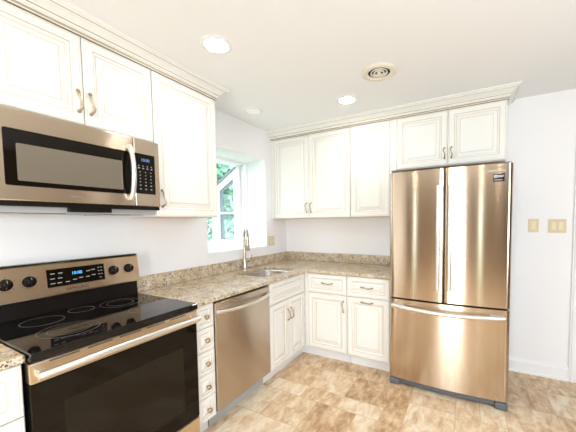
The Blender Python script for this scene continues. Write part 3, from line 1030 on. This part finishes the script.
# ------------------------------------------------------------------ refrigerator
FXL, FW_ = 1.504, 0.858
r = back_root('refrigerator', FXL, 0, 'stainless french-door refrigerator with a bottom freezer drawer', 'refrigerator')
MB().box((0.006, -0.640, 0.045), (FW_-0.006, -0.04, 1.772), 0.004).build('body', M['dark'], r)
def yb(x):
    u = 2*x/FW_-1
    return -0.722-0.024*(1-u*u)
def door_poly(x0, x1, r0, r1, yback=-0.648):
    pts = [(x0, yback)]
    N = 22
    def edge(xe, rr, sgn):
        out = []
        if rr <= 0: return out
        for k in range(7):
            a = PI/2*k/6
            out.append((xe+sgn*rr*(1-math.cos(a)), rr*(1-math.sin(a))))
        return out
    e0 = edge(x0, r0, 1)
    for x, dy in e0: pts.append((x, yb(x)+dy))
    xa = e0[-1][0] if e0 else x0
    e1 = edge(x1, r1, -1)
    xb = e1[-1][0] if e1 else x1
    for k in range(1, N):
        x = xa+(xb-xa)*k/N
        pts.append((x, yb(x)))
    for x, dy in e1[::-1]: pts.append((x, yb(x)+dy))
    pts.append((x1, yback))
    return pts
xm = 0.423
ZS0, ZS1 = 0.741, 0.756
fd = MB().prism(door_poly(0.0, xm-0.003, 0.030, 0.014), ZS1, 1.788).build('door', M['steelf'], r)
fd['label'] = 'fridge door without a sticker'
fd2 = MB().prism(door_poly(xm+0.003, FW_, 0.014, 0.030), ZS1, 1.788).build('door', M['steelf'], r)
fd2['label'] = 'fridge door with a small black sticker'
fz = MB().prism(door_poly(0.0, FW_, 0.030, 0.030), 0.066, ZS0).build('freezer_drawer', M['steelf'], r)
def bar(x, parent, z0=0.855, z1=1.655):
    y0 = yb(x)
    mb = MB()
    pts = []
    for i in range(25):
        t_ = i/24
        pts.append((x, y0-0.046-0.008*math.sin(PI*t_), z0+t_*(z1-z0)))
    mb.tube(pts, 0.0125, 12, sx=1.0)
    for z in (z0+0.012, z1-0.012):
        mb.box((x-0.010, y0-0.050, z-0.012), (x+0.010, y0+0.002, z+0.012), 0.004)
    mb.build('handle', M['bright'], parent)
bar(xm-0.040, fd)
bar(xm+0.040, fd2)
hp = []
xa, xb_ = 0.030, FW_-0.040
for i in range(31):
    t_ = i/30
    x = xa+(xb_-xa)*t_
    hp.append((x, -0.752-0.050*math.sin(PI*t_)**0.8, 0.690-0.010*math.sin(PI*t_)))
hm = MB().tube(hp, 0.018, 12)
hm.build('handle', M['bright'], fz)
for x0, x1 in ((0.030, 0.120), (FW_-0.130, FW_-0.040)):
    mb = MB()
    ym = min(yb(x0), yb(x1))
    mb.box((x0, ym-0.018, 0.676), (x1, ym+0.012, 0.706), 0.006)
    mb.build('handle_mount', M['mount'], fz)
# base grille with two feet
mb = MB()
pl = [(0.02, -0.60)]
for k in range(13):
    x = 0.02+(FW_-0.04)*k/12
    pl.append((x, yb(x)+0.020))
pl.append((FW_-0.02, -0.60))
mb.prism(pl, 0.022, 0.062, smooth=False)
gr = mb.build('base_grille', M['dark'], r)
for x in (0.045, FW_-0.045):
    ft = MB()
    ft.box((x-0.042, yb(x)-0.004, 0.0), (x+0.042, yb(x)+0.075, 0.058), 0.014, seg=3)
    ft.build('foot', M['dark'], r)
for x in (0.06, FW_-0.06):
    MB().box((x-0.045, -0.71, 1.773), (x+0.045, -0.60, 1.800), 0.006).build('hinge_cover', M['dark'], r)
# sticker and lettering, seated on the curved door
def on_door(x, z): return (x, yb(x)-0.0008, z)
ang = math.atan2(yb(0.79)-yb(0.74), 0.05)
st = MB().box((-0.034, -0.0006, -0.027), (0.034, 0.0006, 0.027), 0.0)
so_ = st.build('sticker', M['stick'], fd2, on_door(0.770, 1.690), (0, 0, ang))
ik = MB()
ik.lathe([(0.0115, 0.0), (0.0115, 0.0010), (0.0060, 0.0010), (0.0060, 0.0)], (-0.020, 0, 0.009), 'y', 20, smooth=False)
for z, w in ((0.014, 0.034), (0.005, 0.030), (-0.016, 0.048)):
    x0 = -0.004 if z > 0 else -0.026
    for q in range(4):
        ik.box((x0+q*w/4, -0.0010, z-0.0022), (x0+(q+0.8)*w/4, 0, z+0.0022))
ik.build('sticker_print', M['white'], so_)
text_part('SAMSUNG', 0.021, M['palelet'], fd2, on_door(0.755, 1.738), (PI/2, 0, ang), spacing=1.2)

# ------------------------------------------------------------------ wall plates
def plate(mb, w, h):
    mb.box((-w/2, -0.005, -h/2), (w/2, -0.0002, h/2), 0.003)
t = empty('outlet', (0.0, -0.338, 1.174), PI/2, 'almond double outlet plate above the backsplash near the corner', 'outlet')
mb = MB(); plate(mb, 0.116, 0.116); mb.build('cover_plate', M['ivory'], t)
for sx in (-0.024, 0.024):
    o = MB().box((sx-0.016, -0.0075, -0.034), (sx+0.016, -0.004, 0.034), 0.003).build('receptacle', M['ivory2'], t)
    sl_ = MB()
    for z in (-0.018, 0.018):
        for dx in (-0.006, 0.006):
            sl_.box((sx+dx-0.0014, -0.0079, z-0.005), (sx+dx+0.0014, -0.0074, z+0.005))
    sl_.build('slots', M['slot'], o)
def switch(x, z, n, label):
    t = empty('light_switch', (x, 0, z), 0, label, 'switch')
    w = 0.075 if n == 1 else 0.123
    mb = MB(); plate(mb, w, 0.118); mb.build('cover_plate', M['ivory'], t)
    for k in range(n):
        sx = 0 if n == 1 else (-0.024, 0.024)[k]
        o = MB().box((sx-0.017, -0.0075, -0.034), (sx+0.017, -0.004, 0.034), 0.002)
        o.add([(sx-0.014, -0.0075, -0.031), (sx+0.014, -0.0075, -0.031), (sx+0.014, -0.0105, 0.031), (sx-0.014, -0.0105, 0.031), (sx+0.014, -0.0074, 0.031), (sx-0.014, -0.0074, 0.031)],
              [[0, 1, 2, 3], [3, 2, 4, 5], [0, 3, 5], [1, 4, 2]])
        o.build('rocker', M['ivory2'], t)
switch(2.594, 1.338, 1, 'almond single light switch plate closest to the refrigerator')
switch(2.757, 1.333, 2, 'wider almond double light switch plate next to the door casing')

# ------------------------------------------------------------------ ceiling fixtures
def recessed(x, y, lit, label):
    t = empty('recessed_light', (x, y, H), 0, label, 'light', 'recessed ceiling lights')
    MB().lathe([(0.066, -0.002), (0.070, -0.006), (0.090, -0.004), (0.094, -0.0005)], n=36, cap=False).build('trim_ring', M['white'], t)
    MB().lathe([(0.0, -0.003), (0.040, -0.003), (0.060, -0.0015), (0.066, -0.002)], n=36, cap=False).build('lens', M[lit], t)
recessed(0.744, -1.859, 'lamp', 'glowing recessed ceiling light in front of the microwave wall cabinets')
recessed(1.137, -0.733, 'lamp', 'glowing recessed ceiling light next to the round air vent')
recessed(0.267, -0.949, 'lampdim', 'dim recessed ceiling light above the sink window')
for x, y in ((1.0, -3.3), (2.6, -3.45), (3.3, -4.6)):  # unseen lamps added to light the room and streak the steel
    recessed(x, y, 'lampadded', 'added unseen recessed ceiling light over the open end of the kitchen')

t = empty('air_vent', (1.511, -1.064, H), 0, 'round cream ceiling air vent with dark concentric rings', 'vent')
MB().lathe([(0.125, -0.0005), (0.123, -0.006), (0.100, -0.012), (0.078, -0.010), (0.076, -0.002), (0.080, -0.0005)], n=44, cap=False).build('flange', M['vent'], t)
MB().lathe([(0.0, -0.0008), (0.079, -0.0008)], n=36).build('throat', M['slot'], t)
for ro, ri, z in ((0.058, 0.050, -0.006), (0.037, 0.029, -0.009)):
    MB().lathe([(ro, -0.001), (ro+0.004, z-0.004), (ri+0.004, z-0.004), (ri, -0.001)], n=36, cap=False).build('cone_ring', M['vent'], t)
MB().lathe([(0.0, -0.014), (0.010, -0.013), (0.015, -0.008), (0.012, -0.001)], n=24).build('center_cap', M['vent'], t)
